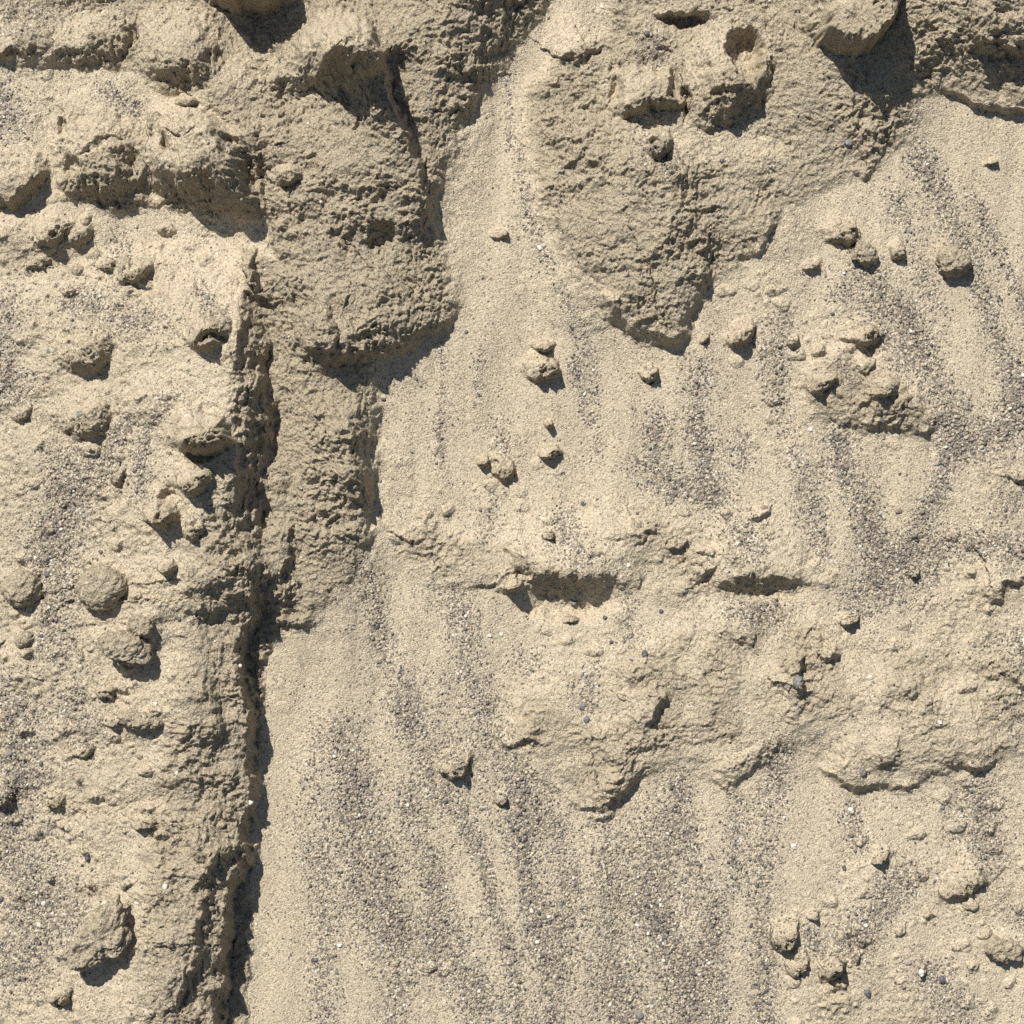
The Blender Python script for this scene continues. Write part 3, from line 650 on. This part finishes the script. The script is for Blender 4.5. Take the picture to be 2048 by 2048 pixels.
# ------------------------------------------------------------------ clods and boulders
def blob_mesh(name, outline, cx, cy, h, seed, rough=1.0, sq=.62, dents=(), tilt=(0, 0), nth=None, under=.55, mat=None):
    """closed stone: outline (px offsets from cx, cy) as seen from the front, h its height, in millimetres"""
    ang = np.array([math.atan2(-(y - cy), x - cx) for x, y in outline]); rad = np.array([math.hypot(x - cx, y - cy) for x, y in outline])
    o = np.argsort(ang); ang, rad = ang[o], rad[o]
    size = rad.mean()
    nth = nth or int(min(340, max(40, size * 2 * math.pi / 2.2))); nph = max(18, nth // 2)
    th = np.linspace(-math.pi, math.pi, nth, endpoint=False)
    rr = np.interp(th, np.concatenate([ang - 2 * math.pi, ang, ang + 2 * math.pi]), np.tile(rad, 3))
    kern = np.array([1, 2, 3, 2, 1.]) / 9
    rr = np.convolve(np.concatenate([rr[-4:], rr, rr[:4]]), kern, 'same')[4:-4]
    ph = np.linspace(0, math.pi, nph + 1)[1:-1]
    PH, TH = np.meshgrid(ph, th, indexing='ij'); RR = np.tile(rr, (len(ph), 1))
    hor = np.sin(PH) ** sq
    z = np.where(PH < math.pi / 2, h * np.abs(np.cos(PH)) ** .8, -h * under * np.abs(np.cos(PH)) ** .8)
    P = np.stack([RR * hor * np.cos(TH), RR * hor * np.sin(TH), z], -1)
    top = np.array([[0, 0, h]]); bot = np.array([[0, 0, -h * under]])
    P = np.concatenate([P.reshape(-1, 3), top, bot])
    nrm = P / np.array([size, size, max(h, 1)]); nrm /= np.linalg.norm(nrm, axis=1, keepdims=True) + 1e-9
    a = size * .095 * rough
    d = a * n3(P / (size * .62), seed) + a * .5 * n3(P / (size * .28), seed + 20)
    d += 3.8 * rough * n3(P / 13, seed + 30) * min(1, size / 26) + 2.2 * rough * n3(P / 6, seed + 40) * min(1, size / 20) + .6 * n3(P / 3.4, seed + 50) * min(1, size / 12)
    fl = np.clip(np.abs(nrm[:, 1]) * 1.2 - .3, 0, 1) * np.clip(size / 60, 0, 1)
    d += fl * 5.0 * gn(P[:, 0] / 7, P[:, 2] / 30 + P[:, 1] / 40, seed + 60)
    P = P + nrm * d[:, None]
    for dx, dy, dr, dl, rt, dd in dents:
        u = P[:, 0] - (dx - cx) + 5 * gn(P[:, 0] / 16, P[:, 1] / 16, seed + 70); v = P[:, 1] + (dy - cy) + 5 * gn(P[:, 0] / 16, P[:, 1] / 16, seed + 71)
        c_, s_ = math.cos(R(rt)), math.sin(R(rt))
        q = np.exp(-((((u * c_ + v * s_) / dr) ** 2 + ((-u * s_ + v * c_) / dl) ** 2) ** 1.5)) * (P[:, 2] > 0)
        P[:, 2] -= dd * q
    P[:, 2] += P[:, 0] * tilt[0] + P[:, 1] * tilt[1]
    n = len(ph); q = []
    ii, jj = np.meshgrid(np.arange(n - 1), np.arange(nth), indexing='ij')
    j2 = (jj + 1) % nth
    quads = np.stack([ii * nth + jj, (ii + 1) * nth + jj, (ii + 1) * nth + j2, ii * nth + j2], -1).reshape(-1, 4)
    jt = np.arange(nth); T, B = n * nth, n * nth + 1
    tri_t = np.stack([np.full(nth, T), jt, (jt + 1) % nth, (jt + 1) % nth], -1); tri_b = np.stack([np.full(nth, B), (n - 1) * nth + (jt + 1) % nth, (n - 1) * nth + jt, (n - 1) * nth + jt], -1)
    me = bpy.data.meshes.new(name)
    faces = quads.tolist() + tri_t[:, :3].tolist() + tri_b[:, :3].tolist()
    me.from_pydata((P / 1000).tolist(), [], faces); me.polygons.foreach_set('use_smooth', [True] * len(me.polygons))
    me.materials.append(mat or M_CLOD); me.update()
    return me
def ell(cx, cy, rx, ry, rot=0, n=14, seed=0):
    rs = np.random.RandomState(seed + 99); c, s = math.cos(R(rot)), math.sin(R(rot)); o = []
    for k in range(n):
        a = 2 * math.pi * k / n; f = 1 + rs.uniform(-.09, .09)
        u, v = rx * f * math.cos(a), ry * f * math.sin(a); o.append((cx + u * c - v * s, cy + u * s + v * c))
    return o
def stone(name, label, cat, outline, h, seed, lift=0, group=None, **kw):
    cx = sum(p[0] for p in outline) / len(outline); cy = sum(p[1] for p in outline) / len(outline)
    g = samp(H0, cx, cy)
    me = blob_mesh(name, outline, cx, cy, h, seed, **kw)
    o = link(name, me, label=label, category=cat)
    if group: o['group'] = group
    o.matrix_world = ROT @ Matrix.Translation(place(cx, cy, g + lift))
    return o

cq = CUT[:-1, :-1].reshape(-1)
cq = np.where((cq == CUT[1:, :-1].reshape(-1)) & (cq == CUT[1:, 1:].reshape(-1)) & (cq == CUT[:-1, 1:].reshape(-1)), cq, -1)
for k, (pts, h, fi, fo, nm, ct, lb) in enumerate(SET):
    q = Q[cq == k]
    if not len(q): continue
    used = np.unique(q.ravel()); remap = np.zeros(len(CO), np.int64); remap[used] = np.arange(len(used)); q = remap[q]
    P = CO[used]; org = np.array([P[:, 0].mean(), P[:, 1].mean(), P[:, 2].min() - .015]); n = len(P)
    low = P.copy(); low[:, 2] = org[2]; nn = np.concatenate([NRM[used], np.tile([[0, 0, -1.]], (n, 1))])
    e = np.concatenate([q[:, [0, 1]], q[:, [1, 2]], q[:, [2, 3]], q[:, [3, 0]]])
    key = np.sort(e, 1); _, inv, cnt = np.unique(key[:, 0] * n + key[:, 1], return_inverse=True, return_counts=True)
    be = e[cnt[inv] == 1]
    wall = np.stack([be[:, 1], be[:, 0], be[:, 0] + n, be[:, 1] + n], -1)
    allq = np.concatenate([q, q[:, ::-1] + n, wall])
    # the side walls stay below the sand; the texture keeps the bank's own coordinates
    me = mesh_from(nm, np.concatenate([P, low]) - org, allq, M_SET, {'grit': np.tile(fg[used], 2), 'rock': np.tile(fa[used], 2)})
    a_ = me.attributes.new('custom_normal', 'FLOAT_VECTOR', 'POINT'); a_.data.foreach_set('vector', nn.astype(np.float32).ravel())
    uvv = np.concatenate([P, low]); at = me.attributes.new('bank_pos', 'FLOAT_VECTOR', 'POINT'); at.data.foreach_set('vector', uvv.astype(np.float32).ravel())
    o = link(nm, me, label=lb, category=ct)
    if ct == 'clod': o['group'] = 'sandstone clods lying on the slope'
    o.matrix_world = ROT @ Matrix.Translation(Vector(org))
for cx, cy, rx, ry, h, rot, seed, lift, lb in LIFTED:
    stone('sandstone_clod', lb, 'clod', ell(cx, cy, rx, ry, rot, seed=seed), h, seed, lift, group='sandstone clods lying on the slope', rough=.6 if seed in (52, 53) else 1.0)
stone('leaning_slab', 'triangular slab leaning out at lower left with a wide black shadow below', 'rock',
      [(240, 1792), (248, 1850), (248, 1896), (215, 1912), (180, 1926), (145, 1936), (140, 1905), (165, 1875), (185, 1845), (210, 1815)], 30, 121, 40, sq=.4, rough=1.2, under=.4)

# ------------------------------------------------------------------ pebbles one can tell apart
def pebble(x, y, a, b, rot, kind, label, seed, group=None):
    c, s = math.cos(R(rot)), math.sin(R(rot))
    g = samp(H, x, y)
    rs = np.random.RandomState(seed)
    me = blob_mesh('pebble', [(x + a * f * math.cos(t) * c - b * f * math.sin(t) * s, y + a * f * math.cos(t) * s + b * f * math.sin(t) * c)
                              for t, f in [(2 * math.pi * k / 9, rs.uniform(.72, 1.16)) for k in range(9)]],
                   x, y, b * .7, seed, rough=1.3, sq=.7, nth=20, mat=PM[kind], under=.7)
    o = link('pebble', me, label=label, category='pebble')
    if group: o['group'] = group
    o.matrix_world = ROT @ Matrix.Translation(place(x, y, g - b * .05))
PEB = [
 (1697, 287, 7, 9, 0, 'blue', 'blue grey oval pebble on the crust below the jutting slab'),
 (1443, 321, 5, 4, 0, 'dark', 'dark pebble on sand below the scooped boulder'),
 (1666, 628, 5, 4, 0, 'dark', 'dark violet pebble above the ragged clod'),
 (414, 596, 6, 7, 20, 'blue', 'blue grey pebble on grit above the jagged knob'),
 (159, 828, 6, 8, 20, 'blue', 'blue pebble standing on the flat half buried slab'),
 (1148, 1203, 9, 8, 0, 'blue', 'blue grey pebble stuck in the dark face of the middle ledge'),
 (1165, 1414, 7, 6, 0, 'blue', 'blue grey pebble, upper of a pair on the lower crust'),
 (1172, 1439, 6, 8, 0, 'blue', 'blue grey pebble, lower of a pair on the lower crust'),
 (1288, 1308, 6, 9, 10, 'dark', 'dark olive pebble at the left end of the crust hollow'),
 (1596, 1362, 9, 17, 15, 'blue', 'large grey pebble wedged in the dark crack of the lower crust'),
 (1725, 1545, 6, 9, 10, 'blue', 'grey pebble set in the lower edge of the right crust'),
 (1279, 2030, 7, 10, 0, 'blue', 'square grey pebble at the bottom edge on the dark streak'),
 (1735, 1987, 9, 6, 40, 'dark', 'dark glossy pebble on the bottom right crust'),
 (1843, 1946, 5, 9, 0, 'white', 'white shell chip on the bottom right sand'),
 (1885, 1960, 5, 8, 0, 'dark', 'upright black pebble right of the white chip'),
 (1815, 1925, 7, 5, 0, 'pink', 'mauve pebble left of the white chip'),
 (1588, 1694, 6, 6, 0, 'white', 'white bead alone on the sand right of the lower streaks'),
 (1703, 1622, 5, 8, -20, 'white', 'white chip at the top of the small gravel patch, lower right'),
 (1704, 1672, 9, 4, 25, 'dark', 'long dark pebble in the small gravel patch, lower right'),
 (1718, 1688, 6, 6, 0, 'tan', 'olive tan pebble next to the long dark pebble'),
 (1885, 1614, 5, 6, 0, 'blue', 'blue grey pebble above the coarse patch at right'),
 (1688, 1735, 4, 6, -20, 'dark', 'black seed shaped pebble on pale crust at lower right'),
 (1868, 1848, 4, 4, 0, 'brown', 'brown round pebble above the mauve pebble'),
 (330, 1773, 6, 5, 0, 'white', 'bright white pebble on the lower bench'),
 (248, 1757, 4, 7, 10, 'blue', 'dark blue pebble left of the bright white pebble'),
 (176, 1713, 3, 13, 5, 'dark', 'thin upright dark sliver on the left sand'),
 (190, 1843, 9, 7, 15, 'pink', 'pale pink stone resting on top of the leaning slab'),
 (167, 1948, 5, 6, 20, 'blue', 'grey pebble lying in the black shadow of the leaning slab'),
 (83, 1529, 4, 6, -20, 'dark', 'dark oval pebble above the crescent clod'),
 (281, 1514, 8, 6, 0, 'brown', 'brown flat pebble on the middle of the bench'),
 (354, 1547, 3, 5, 0, 'white', 'white speck of shell on the middle bench'),
 (311, 1408, 4, 4, 0, 'white', 'white bead above the thin crusted lip'),
 (119, 1651, 3, 6, 0, 'tan', 'orange tan sliver on the left sand below the crescent clod'),
 (77, 1666, 6, 4, 0, 'dark', 'dark pebble left of the orange tan sliver'),
 (679, 1891, 6, 5, 0, 'white', 'bright white pebble left of the coarse lower gravel'),
 (500, 1605, 6, 4, 20, 'white', 'pale stone on the rim of the bench edge'),
 (513, 1848, 3, 3, 0, 'white', 'tiny white bead on smooth sand below the bench edge'),
 (628, 1920, 10, 4, -10, 'dark', 'flat dark stone on the sand right of the bench edge'),
 (1063, 1822, 4, 6, -20, 'white', 'white shell fragment, upper of two on the central dark streak'),
 (1074, 1884, 5, 4, 0, 'white', 'white shell fragment, lower of two on the central dark streak'),
 (979, 1272, 5, 4, 0, 'white', 'white stone, left of a pair under the middle ledge'),
 (1003, 1268, 4, 4, 0, 'white', 'white stone, right of a pair under the middle ledge'),
 (1223, 1285, 5, 4, 0, 'dark', 'dark pebble on the sand right below the middle ledge'),
 (1210, 1235, 5, 4, 0, 'dark', 'small dark pebble close under the middle ledge'),
 (1323, 1224, 6, 5, 40, 'dark', 'dark pebble on the sand between both ledges'),
 (1257, 1131, 5, 4, 30, 'white', 'white chip behind the right end of the middle ledge'),
 (755, 1253, 6, 5, 0, 'dark', 'dark pebble at the head of the left lower streak'),
 (767, 799, 6, 4, 20, 'dark', 'dark flat pebble at the border of wall and fan'),
 (833, 759, 3, 3, 0, 'dark', 'tiny black pebble at the top left of the fan'),
 (1078, 496, 5, 5, 0, 'white', 'white chip halfway up the bright fan'),
 (932, 664, 5, 3, -20, 'dark', 'dark chip on the sand below the wall'),
 (967, 556, 5, 3, 0, 'dark', 'dark lens shaped pebble in the bright fan'),
 (972, 236, 3, 3, 0, 'dark', 'tiny black pebble high in the bright fan'),
 (1293, 66, 6, 5, 20, 'dark', 'dark pebble left of the dark slot at the top'),
 (1204, 14, 5, 3, 20, 'white', 'white chip at the very top of the fan'),
 (1168, 1008, 6, 5, 30, 'dark', 'dark oval pebble in the right half of the fan above the ledges'),
 (961, 1018, 4, 5, 10, 'brown', 'brown oval pebble in the fan above the ledges'),
 (1031, 1079, 4, 4, 0, 'tan', 'tan bead in the fan above the middle ledge'),
 (1529, 1016, 8, 6, -10, 'brown', 'brown stone held in a small hollow above the right ledge'),
 (1797, 1022, 8, 5, -20, 'brown', 'reddish brown pebble between the two converging gravel streaks'),
 (1879, 828, 6, 5, 0, 'blue', 'blue pebble at the right tip of the crust patch'),
 (1621, 858, 6, 4, 10, 'white', 'white pebble on the sand left of the crust patch'),
 (1765, 843, 5, 5, 0, 'dark', 'black pebble set in the lower rim of the crust patch'),
 (1412, 1154, 8, 5, 10, 'pink', 'mauve stone in the dark gap left of the right ledge'),
 (1654, 1173, 6, 4, 0, 'dark', 'dark pebble at the right end of the right ledge'),
 (1627, 1207, 5, 3, 0, 'brown', 'orange brown chip below the right ledge'),
 (1763, 1165, 6, 5, 20, 'dark', 'dark blue pebble in the middle of the right gravel patch'),
 (1757, 1130, 5, 4, 0, 'tan', 'yellowish pebble in the right gravel patch'),
 (1950, 1290, 5, 4, 0, 'blue', 'blue grey pebble near the right edge below the right lump'),
 (1740, 1355, 7, 5, 30, 'white', 'white flake on the right crust'),
 (2012, 1403, 7, 5, 20, 'dark', 'dark pebble above the pale crust near the right edge'),
 (1880, 1445, 5, 4, 0, 'white', 'white flake on pale crust near the right edge'),
 (202, 1104, 6, 4, 20, 'dark', 'dark pebble just above the biggest round clod'),
 (96, 1150, 7, 5, 20, 'dark', 'dark pebble just above right of the dark round clod'),
 (84, 1273, 6, 4, 20, 'dark', 'dark pebble right of the small sharp edged clod'),
 (389, 1224, 5, 5, 0, 'dark', 'black round pebble on the bench right of the biggest round clod'),
 (358, 1238, 4, 4, 0, 'dark', 'dark pebble down left of the black round pebble'),
 (440, 1098, 4, 5, 0, 'dark', 'dark bead on the bench near its edge, below the knobs'),
 (374, 832, 7, 4, 20, 'white', 'white stone stuck on the broad craggy knob'),
 (510, 877, 6, 4, 0, 'white', 'white stone at the dark bench edge'),
 (480, 1332, 5, 4, -20, 'white', 'pale bead in the dark shade at the bench edge'),
 (99, 703, 7, 4, 20, 'blue', 'blue grey flake left of the oval half buried boulder'),
 (20, 1507, 5, 5, 0, 'blue', 'dark blue pebble in grit near the left edge'),
 (3, 1800, 6, 7, 0, 'dark', 'black stone cut by the left edge above the leaning slab'),
 (88, 1808, 6, 5, 0, 'white', 'white stone in the left gravel, left of the leaning slab'),
 (78, 1850, 6, 5, 0, 'white', 'white stone lower in the left gravel, left of the leaning slab'),
 (273, 1806, 5, 3, 0, 'white', 'white chip at the top corner of the leaning slab'),
]
for i, (x, y, a, b, rot, kind, lb) in enumerate(PEB): pebble(x, y, a, b, rot, kind, lb, 300 + i)

# ------------------------------------------------------------------ loose grit: nobody could count it
rs = np.random.RandomState(5)
PHI = (1 + 5 ** .5) / 2
ICO = np.array([(-1, PHI, 0), (1, PHI, 0), (-1, -PHI, 0), (1, -PHI, 0), (0, -1, PHI), (0, 1, PHI), (0, -1, -PHI), (0, 1, -PHI), (PHI, 0, -1), (PHI, 0, 1), (-PHI, 0, -1), (-PHI, 0, 1)])
ICO /= np.linalg.norm(ICO[0])
ICF = np.array([(0, 11, 5), (0, 5, 1), (0, 1, 7), (0, 7, 10), (0, 10, 11), (1, 5, 9), (5, 11, 4), (11, 10, 2), (10, 7, 6), (7, 1, 8), (3, 9, 4), (3, 4, 2), (3, 2, 6), (3, 6, 8), (3, 8, 9), (4, 9, 5), (2, 4, 11), (6, 2, 10), (8, 6, 7), (9, 8, 1)])
def scatter(n_try, lo, hi, dens, seed):
    rs = np.random.RandomState(seed)
    x = rs.uniform(-120, 2168, n_try); y = rs.uniform(-120, 2168, n_try)
    j = np.clip(np.searchsorted(ax, x), 1, N - 1); i = np.clip(np.searchsorted(ax, y), 1, N - 1)
    g = GRIT[i, j]; rk = ROCK[i, j]
    keep = rs.uniform(0, 1, n_try) < dens(g, rk)
    x, y, i, j, g = x[keep], y[keep], i[keep], j[keep], g[keep]; n = len(x)
    z = H[i, j]; k = 1 - z / 1000 / D
    s = (lo + (hi - lo) * rs.uniform(0, 1, n) ** 4.2) * (.8 + .45 * g)
    sx = s * rs.uniform(.8, 1.35, n); sy = s * rs.uniform(.7, 1.1, n); sz = s * rs.uniform(.5, .9, n)
    a = rs.uniform(0, 2 * math.pi, n); t = rs.uniform(-.5, .5, n)
    v = ICO[None] * (1 + rs.uniform(-.2, .2, (n, 12, 1)))
    v = v * np.stack([sx, sy, sz], -1)[:, None]
    ca, sa = np.cos(a)[:, None], np.sin(a)[:, None]
    X = v[..., 0] * ca - v[..., 1] * sa; Y = v[..., 0] * sa + v[..., 1] * ca; Z = v[..., 2] + X * np.sin(t)[:, None]
    cxyz = np.stack([(x - 1024) * k, (1024 - y) * k, z + sz * .25], -1)
    co = (np.stack([X, Y, Z], -1) + cxyz[:, None]) / 1000
    f = ICF[None] + (np.arange(n) * 12)[:, None, None]
    tone = np.repeat(rs.uniform(0, 1, n), 12)
    return co.reshape(-1, 3), f.reshape(-1, 3), tone
def grit_material(name, stops):
    m = bpy.data.materials.new(name); m.use_nodes = True; t = m.node_tree; b = t.nodes['Principled BSDF']
    at = t.nodes.new('ShaderNodeAttribute'); at.attribute_name = 'tone'
    rp = t.nodes.new('ShaderNodeValToRGB'); rp.color_ramp.interpolation = 'CONSTANT'; e = rp.color_ramp.elements
    e[0].position = 0; e[0].color = (*stops[0][1], 1); e[1].position = stops[-1][0]; e[1].color = (*stops[-1][1], 1)
    for p, c in stops[1:-1]:
        q = e.new(p); q.color = (*c, 1)
    t.links.new(at.outputs['Fac'], rp.inputs[0]); t.links.new(rp.outputs[0], b.inputs['Base Color']); b.inputs['Roughness'].default_value = .7
    return m
GM = grit_material('mixed_grit', [(0, (.085, .078, .07)), (.10, (.165, .147, .126)), (.26, (.25, .215, .175)), (.42, (.35, .305, .24)), (.62, (.46, .39, .28)), (.76, (.19, .168, .14)), (.88, (.33, .27, .21)), (.97, (.66, .62, .53))])
co, f, tone = scatter(760000, .8, 4.2, lambda g, r: np.clip(g - .06, 0, 1) ** 1.2 * .62 + .005 + r * .006, 1)
me = mesh_from('loose_grit', co, f, GM, {'tone': tone}, smooth=True)
o = link('loose_grit', me, kind='stuff', label='loose dark and pale grit lying in streaks over the sand', category='gravel'); o.matrix_world = ROT
print('grit grains', len(co) // 12, 'grid', N)
